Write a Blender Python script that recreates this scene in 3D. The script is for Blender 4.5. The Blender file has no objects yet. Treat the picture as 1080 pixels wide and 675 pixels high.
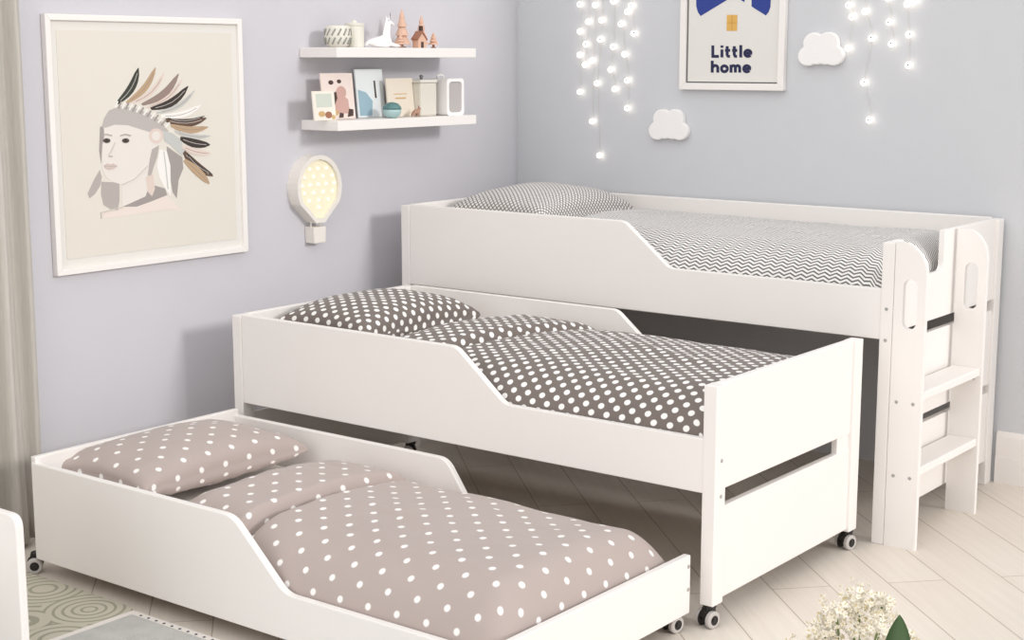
import bpy, bmesh, math, random
from mathutils import Vector, Matrix, noise
random.seed(7)
C = bpy.context.scene.collection
PI = math.pi
# room frame: wall_left is the plane x = WL, wall_right is y = WR, floor z = 0
WL, WR = -0.159, 0.083
CAM = Vector((4.0011, -5.3475, 1.541)); YAW, PITCH, FPX = math.radians(37.6633), math.radians(-9.6791), 1609.77
FW = Vector((-math.sin(YAW)*math.cos(PITCH), math.cos(YAW)*math.cos(PITCH), math.sin(PITCH)))
RT = Vector((math.cos(YAW), math.sin(YAW), 0)); UP = RT.cross(FW)

def at(u, v, ax, val):                     # point of the plane ax = val seen at pixel u, v
    d = FW + RT*((u-540)/FPX) - UP*((v-337.5)/FPX)
    i = 'xyz'.index(ax)
    return CAM + d*((val-CAM[i])/d[i])

# ------------------------------------------------------------------ materials
def srgb(r, g, b):
    f = lambda c: (c/255/12.92) if c <= 10 else ((c/255+0.055)/1.055)**2.4
    return (f(r), f(g), f(b), 1)

class NT:
    def __init__(s, name):
        s.m = bpy.data.materials.new(name); s.m.use_nodes = True
        s.t = s.m.node_tree; s.n = s.t.nodes; s.b = s.n['Principled BSDF']
    def node(s, typ, **kw):
        n = s.n.new(typ)
        for k, v in kw.items(): setattr(n, k, v)
        return n
    def link(s, a, b): s.t.links.new(a, b)
    def val(s, sock, v):
        if isinstance(v, bpy.types.NodeSocket): s.link(v, sock)
        else: sock.default_value = v
    def math(s, op, a, b=0.0, c=None, clamp=False):
        n = s.node('ShaderNodeMath', operation=op); n.use_clamp = clamp
        s.val(n.inputs[0], a); s.val(n.inputs[1], b)
        if c is not None: s.val(n.inputs[2], c)
        return n.outputs[0]
    def mix(s, fac, a, b):
        n = s.node('ShaderNodeMix', data_type='RGBA')
        s.val(n.inputs[0], fac); s.val(n.inputs[6], a); s.val(n.inputs[7], b)
        return n.outputs[2]

def plain(name, col, rough=.5, bump=0, bscale=60, var=0, metal=0, spec=.5, vscale=8):
    k = NT(name); b = k.b
    b.inputs['Roughness'].default_value = rough; b.inputs['Metallic'].default_value = metal
    b.inputs['Specular IOR Level'].default_value = spec
    tc = k.node('ShaderNodeTexCoord')
    nz = k.node('ShaderNodeTexNoise'); nz.inputs['Scale'].default_value = vscale; nz.inputs['Detail'].default_value = 4
    k.link(tc.outputs['Object'], nz.inputs['Vector'])
    c2 = tuple(min(1, c*(1-var)) for c in col[:3])+(1,)
    k.link(k.mix(nz.outputs['Fac'], col, c2), b.inputs['Base Color'])
    if bump:
        n2 = k.node('ShaderNodeTexNoise'); n2.inputs['Scale'].default_value = bscale; n2.inputs['Detail'].default_value = 3
        k.link(tc.outputs['Object'], n2.inputs['Vector'])
        bp = k.node('ShaderNodeBump'); bp.inputs['Strength'].default_value = bump; bp.inputs['Distance'].default_value = .01
        k.link(n2.outputs['Fac'], bp.inputs['Height']); k.link(bp.outputs['Normal'], b.inputs['Normal'])
    return k.m

def emit(name, col, strength, base=(.9, .85, .75, 1)):
    k = NT(name); k.b.inputs['Base Color'].default_value = base
    k.b.inputs['Emission Color'].default_value = col; k.b.inputs['Emission Strength'].default_value = strength
    return k.m

def cloth_mat(name, base, mark, kind, period, size, vp=None):
    k = NT(name); b = k.b
    b.inputs['Roughness'].default_value = .9; b.inputs['Specular IOR Level'].default_value = .15
    b.inputs['Sheen Weight'].default_value = .15
    uv = k.node('ShaderNodeUVMap'); sp = k.node('ShaderNodeSeparateXYZ'); k.link(uv.outputs[0], sp.inputs[0])
    u, v = sp.outputs[0], sp.outputs[1]
    if kind == 'dots':
        pu, pv = k.math('DIVIDE', u, period), k.math('DIVIDE', v, vp or period)
        def cell(o):
            a = k.math('SUBTRACT', k.math('FRACT', k.math('ADD', pu, 50+o)), .5)
            c = k.math('SUBTRACT', k.math('FRACT', k.math('ADD', pv, 50+o)), .5)
            return k.math('SQRT', k.math('ADD', k.math('MULTIPLY', a, a), k.math('MULTIPLY', c, c)))
        d = k.math('MINIMUM', cell(0), cell(.5))
        fac = k.math('SUBTRACT', 1.0, k.math('SMOOTH_MIN', k.math('MULTIPLY', k.math('MAXIMUM', k.math('SUBTRACT', d, size/period), 0), 25), 1.0, .05), clamp=True)
    elif kind == 'lattice':
        fa = k.math('FRACT', k.math('DIVIDE', k.math('ADD', k.math('ADD', u, v), 50), period))
        fb = k.math('FRACT', k.math('DIVIDE', k.math('ADD', k.math('SUBTRACT', u, v), 50), period))
        fac = k.math('MAXIMUM', k.math('LESS_THAN', fa, size), k.math('LESS_THAN', fb, size))
    else:                                  # chevron lines
        tri = k.math('PINGPONG', k.math('ADD', u, 50), period*1.5)
        ph = k.math('FRACT', k.math('DIVIDE', k.math('ADD', k.math('ADD', v, 50), k.math('MULTIPLY', tri, .50)), period))
        fac = k.math('LESS_THAN', ph, size)
    nz = k.node('ShaderNodeTexNoise'); nz.inputs['Scale'].default_value = 5; k.link(uv.outputs[0], nz.inputs['Vector'])
    dark = tuple(c*.93 for c in base[:3])+(1,)
    bc = k.mix(nz.outputs['Fac'], base, dark)
    k.link(k.mix(fac, bc, mark), b.inputs['Base Color'])
    wv = k.node('ShaderNodeTexNoise'); wv.inputs['Scale'].default_value = 450; k.link(uv.outputs[0], wv.inputs['Vector'])
    bp = k.node('ShaderNodeBump'); bp.inputs['Strength'].default_value = .15; bp.inputs['Distance'].default_value = .002
    k.link(wv.outputs['Fac'], bp.inputs['Height']); k.link(bp.outputs['Normal'], b.inputs['Normal'])
    return k.m

def floor_mat():
    k = NT('pale_oak_planks'); b = k.b; b.inputs['Roughness'].default_value = .42
    b.inputs['Specular IOR Level'].default_value = .35
    tc = k.node('ShaderNodeTexCoord'); mp = k.node('ShaderNodeMapping')
    mp.inputs['Rotation'].default_value = (0, 0, math.radians(43.5)); mp.inputs['Location'].default_value = (0, FLOOR_OFF, 0)
    k.link(tc.outputs['Object'], mp.inputs['Vector'])
    br = k.node('ShaderNodeTexBrick'); br.offset = .37; br.offset_frequency = 2
    br.inputs['Scale'].default_value = 1; br.inputs['Brick Width'].default_value = 1.5; br.inputs['Row Height'].default_value = .18
    br.inputs['Mortar Size'].default_value = .0022; br.inputs['Mortar Smooth'].default_value = .3
    br.inputs['Color1'].default_value = srgb(233, 224, 213); br.inputs['Color2'].default_value = srgb(229, 219, 207)
    br.inputs['Mortar'].default_value = srgb(186, 172, 158)
    k.link(mp.outputs[0], br.inputs['Vector'])
    m2 = k.node('ShaderNodeMapping'); m2.inputs['Scale'].default_value = (1.2, 22, 1); k.link(mp.outputs[0], m2.inputs['Vector'])
    nz = k.node('ShaderNodeTexNoise'); nz.inputs['Scale'].default_value = 2.2; nz.inputs['Detail'].default_value = 6; nz.inputs['Distortion'].default_value = .6
    k.link(m2.outputs[0], nz.inputs['Vector'])
    rp = k.node('ShaderNodeValToRGB'); rp.color_ramp.elements[0].position = .3; rp.color_ramp.elements[1].position = .7
    rp.color_ramp.elements[0].color = (.80, .77, .74, 1); rp.color_ramp.elements[1].color = (1, 1, 1, 1); k.link(nz.outputs['Fac'], rp.inputs[0])
    mx = k.node('ShaderNodeMix', data_type='RGBA', blend_type='MULTIPLY'); mx.inputs[0].default_value = .3
    k.link(br.outputs['Color'], mx.inputs[6]); k.link(rp.outputs[0], mx.inputs[7]); k.link(mx.outputs[2], b.inputs['Base Color'])
    bp = k.node('ShaderNodeBump'); bp.inputs['Strength'].default_value = .2; bp.inputs['Distance'].default_value = .002; bp.invert = True
    k.link(br.outputs['Fac'], bp.inputs['Height']); k.link(bp.outputs['Normal'], b.inputs['Normal'])
    return k.m
FLOOR_OFF = .065

def ring_mat():                            # scalloped rings of the woven rug
    k = NT('ringed_rug_weave'); b = k.b; b.inputs['Roughness'].default_value = .95; b.inputs['Specular IOR Level'].default_value = .1
    tc = k.node('ShaderNodeTexCoord')
    vo = k.node('ShaderNodeTexVoronoi'); vo.inputs['Scale'].default_value = 4.6; vo.inputs['Randomness'].default_value = .5
    k.link(tc.outputs['Object'], vo.inputs['Vector'])
    f = k.math('FRACT', k.math('MULTIPLY', vo.outputs['Distance'], 8.5))
    fac = k.math('MULTIPLY', k.math('GREATER_THAN', f, .66), .75)
    nz = k.node('ShaderNodeTexNoise'); nz.inputs['Scale'].default_value = 300; k.link(tc.outputs['Object'], nz.inputs['Vector'])
    c = k.mix(fac, srgb(200, 194, 178), srgb(148, 148, 130))
    k.link(c, b.inputs['Base Color'])
    bp = k.node('ShaderNodeBump'); bp.inputs['Strength'].default_value = .4; bp.inputs['Distance'].default_value = .004
    k.link(nz.outputs['Fac'], bp.inputs['Height']); k.link(bp.outputs['Normal'], b.inputs['Normal'])
    return k.m

def curtain_mat():
    k = NT('beige_curtain_linen'); b = k.b; b.inputs['Roughness'].default_value = .9; b.inputs['Specular IOR Level'].default_value = .1
    tc = k.node('ShaderNodeTexCoord'); m = k.node('ShaderNodeMapping'); m.inputs['Scale'].default_value = (200, 200, 12)
    k.link(tc.outputs['Object'], m.inputs[0]); nz = k.node('ShaderNodeTexNoise'); nz.inputs['Scale'].default_value = 1; k.link(m.outputs[0], nz.inputs['Vector'])
    k.link(k.mix(nz.outputs['Fac'], srgb(208, 203, 195), srgb(184, 178, 170)), b.inputs['Base Color'])
    return k.m

WHITE = plain('white_lacquered_board', srgb(243, 238, 234), .42, var=.02, spec=.35)
WALL_L = plain('lilac_grey_paint', srgb(208, 206, 211), .85, bump=.06, bscale=180, var=.03, spec=.2)
WALL_R = plain('cool_grey_paint', srgb(208, 209, 212), .85, bump=.06, bscale=180, var=.03, spec=.2)
TRIM = plain('white_trim_paint', srgb(240, 234, 230), .5, var=.02)
CEIL = plain('ceiling_paint', srgb(240, 240, 240), .9)
PLANK = floor_mat()
SCREW = plain('grey_screw_cap', srgb(170, 168, 165), .4, metal=.3)
BLACKP = plain('black_caster_plastic', srgb(38, 34, 32), .5)
GREYP = plain('pale_caster_rim', srgb(190, 184, 180), .4)
TICK = plain('mattress_ticking', srgb(232, 226, 220), .9, bump=.1, bscale=90)
SLATW = plain('bed_base_board', srgb(205, 190, 172), .7, var=.1)
TAUPE = cloth_mat('taupe_cotton_white_spots', srgb(184, 170, 164), srgb(247, 243, 240), 'dots', .096, .0072)
DARKDOT = cloth_mat('grey_brown_cotton_white_dots', srgb(124, 114, 108), srgb(246, 243, 240), 'dots', .053, .0092, .047)
CHEV = cloth_mat('white_cotton_grey_chevrons', srgb(238, 233, 230), srgb(98, 101, 98), 'chev', .0135, .42)
DIAM = cloth_mat('white_cotton_grey_lattice', srgb(236, 231, 228), srgb(120, 117, 114), 'lattice', .020, .30)
CURT = curtain_mat()
PAPER = plain('cream_paper', srgb(226, 220, 209), .8, var=.02)
PAPER2 = plain('white_poster_paper', srgb(228, 225, 219), .7, var=.01)

# ------------------------------------------------------------------ mesh helpers
def obj(name, bm, mats, parent=None, smooth=False, loc=None, bevel=0):
    if bevel:
        pass
    bmesh.ops.recalc_face_normals(bm, faces=bm.faces)
    me = bpy.data.meshes.new(name); bm.to_mesh(me); bm.free()
    if not isinstance(mats, (list, tuple)): mats = [mats]
    for m in mats: me.materials.append(m)
    if smooth:
        for p in me.polygons: p.use_smooth = True
    o = bpy.data.objects.new(name, me); C.objects.link(o)
    if parent: o.parent = parent
    if loc: o.location = loc
    if bevel:
        md = o.modifiers.new('bevel', 'BEVEL'); md.width = bevel; md.segments = 2; md.limit_method = 'ANGLE'; md.angle_limit = math.radians(40)
        md.harden_normals = False
    return o

def thing(name, label, cat, loc=(0, 0, 0), group=None):
    o = bpy.data.objects.new(name, None); C.objects.link(o); o.location = loc
    o.empty_display_size = .05
    o['label'] = label; o['category'] = cat
    if group: o['group'] = group
    return o
def tag(o, label, cat, group=None):
    o['label'] = label; o['category'] = cat
    if group: o['group'] = group
    return o
def struct(o): o['kind'] = 'structure'; return o

def add_box(bm, x0, x1, y0, y1, z0, z1, mi=0):
    vs = [bm.verts.new(p) for p in ((x0,y0,z0),(x1,y0,z0),(x1,y1,z0),(x0,y1,z0),(x0,y0,z1),(x1,y0,z1),(x1,y1,z1),(x0,y1,z1))]
    for q in ((0,3,2,1),(4,5,6,7),(0,1,5,4),(1,2,6,5),(2,3,7,6),(3,0,4,7)):
        bm.faces.new([vs[i] for i in q]).material_index = mi
    return vs
def box(x0, x1, y0, y1, z0, z1):
    bm = bmesh.new(); add_box(bm, x0, x1, y0, y1, z0, z1); return bm

def add_prism(bm, pts, t0, t1, ax, mi=0):
    """2D outline extruded along ax from t0 to t1. pts are the other two coordinates in xyz order."""
    def P(a, b, t):
        return {'x': (t, a, b), 'y': (a, t, b), 'z': (a, b, t)}[ax]
    lo = [bm.verts.new(P(a, b, t0)) for a, b in pts]; hi = [bm.verts.new(P(a, b, t1)) for a, b in pts]
    n = len(pts)
    for f in (bm.faces.new(lo[::-1]), bm.faces.new(hi)): f.material_index = mi
    for i in range(n):
        bm.faces.new((lo[i], lo[(i+1) % n], hi[(i+1) % n], hi[i])).material_index = mi
def prism(pts, t0, t1, ax):
    bm = bmesh.new(); add_prism(bm, pts, t0, t1, ax); return bm

def add_tube(bm, pts, r, n=8, mi=0, r2=None):
    pts = [Vector(p) for p in pts]; rings = []
    for i, p in enumerate(pts):
        d = (pts[min(i+1, len(pts)-1)] - pts[max(i-1, 0)]).normalized()
        a = d.orthogonal().normalized() if abs(d.z) > .9 or i == 0 and True else d.orthogonal().normalized()
        a = d.cross(Vector((0.3, .5, .81))).normalized(); b = d.cross(a)
        rr = r if r2 is None else r + (r2-r)*i/(len(pts)-1)
        rings.append([bm.verts.new(p + (a*math.cos(2*PI*k/n)+b*math.sin(2*PI*k/n))*rr) for k in range(n)])
    for i in range(len(rings)-1):
        for k in range(n):
            bm.faces.new((rings[i][k], rings[i][(k+1) % n], rings[i+1][(k+1) % n], rings[i+1][k])).material_index = mi
    bm.faces.new(rings[0][::-1]).material_index = mi; bm.faces.new(rings[-1]).material_index = mi
def tube(pts, r, n=8, r2=None):
    bm = bmesh.new(); add_tube(bm, pts, r, n, 0, r2); return bm

def add_lathe(bm, prof, c=(0,0,0), n=24, mi=0, ax='z'):
    rings = []
    for r, h in prof:
        ring = []
        for k in range(n):
            a = 2*PI*k/n; p, q = r*math.cos(a), r*math.sin(a)
            v = {'z': (p, q, h), 'x': (h, p, q), 'y': (p, h, q)}[ax]
            ring.append(bm.verts.new((c[0]+v[0], c[1]+v[1], c[2]+v[2])))
        rings.append(ring)
    for i in range(len(rings)-1):
        for k in range(n):
            bm.faces.new((rings[i][k], rings[i][(k+1) % n], rings[i+1][(k+1) % n], rings[i+1][k])).material_index = mi
    bm.faces.new(rings[0][::-1]).material_index = mi; bm.faces.new(rings[-1]).material_index = mi
def lathe(prof, c=(0,0,0), n=24, ax='z'):
    bm = bmesh.new(); add_lathe(bm, prof, c, n, 0, ax); return bm
def add_ball(bm, c, r, sx=1, sy=1, sz=1, mi=0, u=12, v=8):
    prof = []
    g = bmesh.ops.create_uvsphere(bm, u_segments=u, v_segments=v, radius=r, matrix=Matrix.Translation(c) @ Matrix.Diagonal((sx, sy, sz, 1)))
    fs = set()
    for vt in g['verts']:
        for f in vt.link_faces: fs.add(f)
    for f in fs: f.material_index = mi

def panel_slots(x, y0, y1, z0, z1, t, mi=0): return box(x, x+t, y0, y1, z0, z1)

def smooth_corner(pts, idx, r=.03, n=5):
    """round the listed corners of a 2D outline"""
    out = []
    N = len(pts)
    for i, p in enumerate(pts):
        if i not in idx: out.append(p); continue
        rr = idx[i] if isinstance(idx, dict) else r
        p = Vector(p); a = (Vector(pts[i-1])-p); b = (Vector(pts[(i+1) % N])-p)
        A = p + a.normalized()*min(rr, a.length*.45); B = p + b.normalized()*min(rr, b.length*.45)
        for k in range(n+1):
            t = k/n; q = A*(1-t)**2 + p*2*t*(1-t) + B*t*t
            out.append((q.x, q.y))
    return out

# ------------------------------------------------------------------ cloth helpers
def grid_solid(name, nx, ny, top, bot, mat, parent=None):
    """closed body: top(i/nx, j/ny) and bot(...) give points; uv follows the cloth's own length in metres"""
    me = bpy.data.meshes.new(name)
    V, F = [], []
    T = [[Vector(top(i/nx, j/ny)) for j in range(ny+1)] for i in range(nx+1)]
    B = [[Vector(bot(i/nx, j/ny)) for j in range(ny+1)] for i in range(nx+1)]
    idx = lambda i, j: i*(ny+1)+j
    for i in range(nx+1):
        for j in range(ny+1): V.append(T[i][j])
    off = len(V)
    for i in range(nx+1):
        for j in range(ny+1): V.append(B[i][j])
    # arclength uv measured from the middle of the cloth
    U = [[0]*(ny+1) for _ in range(nx+1)]; W = [[0]*(ny+1) for _ in range(nx+1)]
    mi, mj = nx//2, ny//2
    for j in range(ny+1):
        U[mi][j] = T[mi][j].x
        for i in range(mi+1, nx+1): U[i][j] = U[i-1][j] + (T[i][j]-T[i-1][j]).length
        for i in range(mi-1, -1, -1): U[i][j] = U[i+1][j] - (T[i][j]-T[i+1][j]).length
    for i in range(nx+1):
        W[i][mj] = T[i][mj].y
        for j in range(mj+1, ny+1): W[i][j] = W[i][j-1] + (T[i][j]-T[i][j-1]).length
        for j in range(mj-1, -1, -1): W[i][j] = W[i][j+1] - (T[i][j]-T[i][j+1]).length
    uvs = [(U[i][j], W[i][j]) for i in range(nx+1) for j in range(ny+1)]*2
    for i in range(nx):
        for j in range(ny):
            F.append((idx(i,j), idx(i+1,j), idx(i+1,j+1), idx(i,j+1)))
            F.append((off+idx(i,j), off+idx(i,j+1), off+idx(i+1,j+1), off+idx(i+1,j)))
    for i in range(nx):
        F.append((idx(i,0), off+idx(i,0), off+idx(i+1,0), idx(i+1,0)))
        F.append((idx(i,ny), idx(i+1,ny), off+idx(i+1,ny), off+idx(i,ny)))
    for j in range(ny):
        F.append((idx(0,j), idx(0,j+1), off+idx(0,j+1), off+idx(0,j)))
        F.append((idx(nx,j), off+idx(nx,j), off+idx(nx,j+1), idx(nx,j+1)))
    me.from_pydata([tuple(v) for v in V], [], F); me.update()
    lay = me.uv_layers.new(name='UVMap')
    for lp in me.loops: lay.data[lp.index].uv = uvs[lp.vertex_index]
    for p in me.polygons: p.use_smooth = True
    me.materials.append(mat)
    o = bpy.data.objects.new(name, me); C.objects.link(o)
    if parent: o.parent = parent
    return o

def wr(x, y, s=1, seed=0): return noise.noise(Vector((x*s+seed*7.3, y*s-seed*3.1, seed*1.7)))

def duvet(name, x0, x1, y0, y1, zb, T, mat, seed, parent=None, head_r=.06, foot_r=.10, side_r=.14, crown=.03, skew=0, bed=None, lip=0, fskew=0):
    """soft cover from zb up; bed = (x0, x1, y0, y1, ztop) of the mattress it is tucked over; lip = swell along its head edge"""
    def prof(d, r):
        if d >= r: return 1.0
        t = 1-d/r
        return math.sqrt(max(0, 1-t**2.2))
    nx, ny = 160, 96
    def warp(a): return .5-.5*math.cos(PI*a)*(1-.25*math.sin(PI*a)**2)
    def top(a, b):
        a, b = warp(a), warp(b)
        x = x0+(x1-x0)*a + (skew*(1-a)+fskew*a)*(b-.5); y = y0+(y1-y0)*b
        dx0, dx1 = (x1-x0)*a, (x1-x0)*(1-a); dy = min(b, 1-b)*(y1-y0)
        h = prof(dx0, head_r)*prof(dx1, foot_r)*prof(dy, side_r)
        edge = min(1, min(dx0, dx1, dy)/.15)
        w = (.012*wr(x, y, 2.6, seed) + .006*wr(x+3*y, y, 5.5, seed+1) + .004*abs(wr(x-y*1.4, y*.6, 9, seed+2)))*edge
        w += .003*wr(x, y, 16, seed+3)*(1-edge)*h
        zz = zb + (T + crown*math.sin(PI*b) + lip*math.exp(-dx0/.10)*math.sin(PI*b)**.5)*h + w
        return (x, y, zz)
    def bot(a, b):
        t = top(a, b)
        if bed and bed[0] <= t[0] <= bed[1] and bed[2] <= t[1] <= bed[3]: z = bed[4]+.003
        else: z = zb-.004
        return (t[0], t[1], min(z, t[2]-.003))
    return grid_solid(name, nx, ny, top, bot, mat, parent)

def pillow(name, cx, cy, cz, lx, ly, th, rot, mat, seed, tilt=(0, 0)):
    """lx, ly full sizes; corners pinched outwards, belly domed"""
    n = 56
    cr, sr = math.cos(rot), math.sin(rot)
    def sh(a, b, s):
        u, v = 2*a-1, 2*b-1
        u = math.sin(u*PI/2); v = math.sin(v*PI/2)
        pin_u = 1-.07*(1-v*v)**1 * 0 - .06*(1-abs(v)**2.2)*abs(u)**4
        pu = u*(1-.075*(1-v*v)*u*u)
        pv = v*(1-.075*(1-u*u)*v*v)
        h = (max(0, 1-u**2)**.5*max(0, 1-v**2)**.5)**.62 if abs(u) < 1 and abs(v) < 1 else 0
        x, y = pu*lx/2, pv*ly/2
        rim = 1-h
        z = s*th/2*h*(1.15 if s > 0 else .75) + .008*wr(x, y, 7, seed)*h + .006*wr(x*1.5, y*4, 9, seed+2)*(rim*h*3) + .006*wr(x, y, 12, seed+3)*rim
        X, Y = x*cr-y*sr, x*sr+y*cr
        return (cx+X, cy+Y, cz+z + tilt[0]*X+tilt[1]*Y)
    def top(a, b): return sh(a, b, 1)
    def bot(a, b):
        p = sh(a, b, -1); return p
    o = grid_solid(name, n, n, top, bot, mat)
    return o

def mattress(x0, x1, y0, y1, z0, z1, label, group=None):
    bm = box(x0, x1, y0, y1, z0, z1)
    o = obj('mattress', bm, TICK, bevel=.03)
    o.modifiers['bevel'].segments = 4
    for p in o.data.polygons: p.use_smooth = False
    return tag(o, label, 'mattress')

# ------------------------------------------------------------------ the setting
fl = struct(obj('floor', box(WL-.2, 6.2, -7.0, WR+.1, -.05, 0), PLANK))
struct(obj('wall_left', box(WL-.1, WL, -4.6, WR+.1, 0, 2.7), WALL_L))
struct(obj('wall_right', box(WL, 6.2, WR, WR+.1, 0, 2.7), WALL_R))
bm = bmesh.new()
add_box(bm, 2.072, 6.2, WR-.014, WR, 0, .10); add_prism(bm, [(WR, .10), (WR-.012, .10), (WR-.012, .175), (WR-.006, .192), (WR, .194)], 2.072, 6.2, 'x')
struct(obj('baseboard_right', bm, TRIM))
bm = bmesh.new(); add_box(bm, WL, WL+.012, -4.6, WR, 0, .10)
struct(obj('baseboard_left', bm, TRIM))
struct(obj('trim_1', box(WL, WL+.02, -2.53, -2.50, 0.1, 2.7), TRIM, bevel=.004))

# curtain hanging in folds in front of the left wall
def curtain():
    nx, nz = 150, 30
    V, F = [], []
    y0, y1 = -3.7, -2.515
    rows = []
    for k in range(nz+1):
        z = .015 + (2.55-.015)*k/nz
        row = []
        for i in range(nx+1):
            s = i/nx; y = y0+(y1-y0)*s
            x = WL+.055 + .026*math.sin(s*2*PI*11 + .6*math.sin(z*1.3)) + .01*math.sin(s*2*PI*23+1+z*.5) + .008*wr(s*9, z, 1.2, 3)
            row.append((x, y + .008*wr(s*6, z, 1.5, 5)*min(1, 3*(1-s)), z))
        rows.append(row)
    bm = bmesh.new()
    A = [[bm.verts.new(p) for p in r] for r in rows]; B = [[bm.verts.new((p[0]-.004, p[1], p[2])) for p in r] for r in rows]
    for k in range(nz):
        for i in range(nx):
            bm.faces.new((A[k][i], A[k][i+1], A[k+1][i+1], A[k+1][i])); bm.faces.new((B[k][i], B[k+1][i], B[k+1][i+1], B[k][i+1]))
        bm.faces.new((A[k][0], A[k+1][0], B[k+1][0], B[k][0])); bm.faces.new((A[k][nx], B[k][nx], B[k+1][nx], A[k+1][nx]))
    for i in range(nx):
        bm.faces.new((A[0][i], B[0][i], B[0][i+1], A[0][i+1])); bm.faces.new((A[nz][i], A[nz][i+1], B[nz][i+1], B[nz][i]))
    t = thing('curtain', 'floor-length beige curtain hanging in folds at the left wall', 'curtain', (WL+.055, -3.1, 0))
    o = obj('curtain_panel', bm, CURT, t, smooth=True); o.location = (-(WL+.055), 3.1, 0)
    r = obj('curtain_rod', tube([(0, -.65, 2.565), (0, .62, 2.565)], .012, 12), SCREW, t, smooth=True)
curtain()

# ------------------------------------------------------------------ beds
def rel(o, root):                          # o was built in world coordinates: keep it there under its root
    o.parent = root; o.matrix_parent_inverse = Matrix.Translation(root.location).inverted(); return o

def screw(x, y, z, ax, root, parent):
    r = .0055
    if ax == 'y': bm = lathe([(r, 0), (r, -.0015), (r*.7, -.0025)], (x, y, z), 12, 'y')
    else: bm = lathe([(r, 0), (r, .0015), (r*.7, .0025)], (x, y, z), 12, 'x')
    o = obj('screw_cap', bm, SCREW); o.parent = parent
    return o

def caster(x, y, root, ang=0, top=.062):
    """small twin-wheel caster standing on the floor under (x, y)"""
    s, c = math.sin(ang), math.cos(ang)
    bm = bmesh.new()
    M = Matrix.Translation((x, y, 0)) @ Matrix.Rotation(ang, 4, 'Z')
    add_lathe(bm, [(.017, .054), (.019, .056), (.019, top)], (0, 0, 0), 16)
    add_box(bm, -.02, .012, -.010, .010, .018, .056)
    add_prism(bm, [(-.026, .03), (-.022, .046), (-.006, .056), (.012, .056), (.012, .036), (-.002, .02)], -.012, .012, 'y')
    bmesh.ops.transform(bm, matrix=M, verts=bm.verts)
    o = rel(obj('caster', bm, BLACKP), root)
    for q in (-1, 1):
        b2 = bmesh.new()
        add_lathe(b2, [(.020, q*.012), (.0245, q*.014), (.0245, q*.024), (.021, q*.027), (.014, q*.027), (.014, q*.0255), (.006, q*.0255), (.006, q*.028)], (-.008, 0, .0245), 24, 0, 'y')
        for f in b2.faces:
            cc = f.calc_center_median(); rr = math.hypot(cc.x+.008, cc.z-.0245)
            if rr < .0250 and abs(cc.y) > .018 and rr > .015: f.material_index = 1
        bmesh.ops.transform(b2, matrix=M, verts=b2.verts)
        w = obj('wheel', b2, [BLACKP, GREYP]); w.parent = o
    return o

def rail_outline(xa, xb, zb, zt, zl, xs, xe):
    return smooth_corner([(xa, zb), (xb, zb), (xb, zl), (xe, zl), (xs, zt), (xa, zt)], {3: .022, 4: .022, 5: .004}, n=6)

def bed(name, label, x0, x1, y0, y1, H, zb, zl, xs, xe, pb, low, slot, gap=None, casters=False, Hf=None):
    """x0..x1 long way, head at x0; pb = bottom of posts; low = (z0, z1) of lower end boards; slot z range between the boards"""
    root = thing(name, label, 'bed', ((x0+x1)/2, (y0+y1)/2, 0))
    pt, pw = .042, .055
    posts = {}
    for nm, px, py in (('FL', x0, y0), ('FR', x1-pt, y0), ('BL', x0, y1-pw), ('BR', x1-pt, y1-pw)):
        posts[nm] = rel(obj('post', box(px, px+pt, py, py+pw, pb, H), WHITE, bevel=.003), root)
    # side rails, set just inside the posts' outer faces
    for yy, fr in ((y0+.004, True), (y1-.026, False)):
        out = rail_outline(x0+pt, x1-pt, zb, H+.004, zl, xs, xe) if fr or not gap else [(x0+pt, zb), (x1-pt, zb), (x1-pt, H+.004), (x0+pt, H+.004)]
        o = rel(obj('side_rail', prism(out, yy, yy+.022, 'y'), WHITE, bevel=.003), root)
    # end boards
    zt = H+.003
    for xx, foot in ((x0+.010, False), (x1-.032, True)):
        nm = 'footboard' if foot else 'headboard'
        ya, yb = y0+pw-.01, y1-pw+.01
        if foot and gap:
            pts = smooth_corner([(ya, slot[1]), (yb, slot[1]), (yb, zt), (gap[1], zt), (gap[1], gap[2]), (gap[0], gap[2]), (gap[0], zt), (ya, zt)], {4: .03, 5: .03}, n=5)
            rel(obj(nm, prism(pts, xx, xx+.022, 'x'), WHITE, bevel=.003), root)
        else:
            b = bmesh.new()
            add_prism(b, [(ya, slot[1]), (yb, slot[1]), (yb, zt), (ya, zt)], xx, xx+.022, 'x')
            rel(obj(nm, b, WHITE, bevel=.003), root)
        zs = [low] if not isinstance(low, list) else low
        for (l0, l1) in zs:
            rel(obj('lower_'+nm, box(xx, xx+.022, ya, yb, l0, l1), WHITE, bevel=.003), root)
        # cleat joining the boards beside the back post
        rel(obj('cleat', box(xx-.0 if foot else xx, xx+.018, yb-.09, yb-.002, slot[0]-.02, slot[1]+.02), WHITE), root) if not gap else None
    rel(obj('bed_base', box(x0+.04, x1-.04, y0+.03, y1-.03, zb+.03, zb+.05), SLATW), root)
    for zz in (H-.21, H-.31):
        for nm, xx, s in (('FR', x1-pt*.5, 1),):
            screw(xx if gap else x1, y0 if gap else y0+.03, zz, 'y' if gap else 'x', root, posts[nm])
    return root, posts

# top bed, against the wall
bed1, p1 = bed('high_bed', 'tallest white bed, against the wall, with a ladder at its foot end',
    0.0, 2.06, -.878, .066, .978, .668, .830, 1.045, 1.235, 0.0, [(.375, .650), (.085, .345)], (.345, .688), gap=(-.79, -.455, .845))
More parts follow.
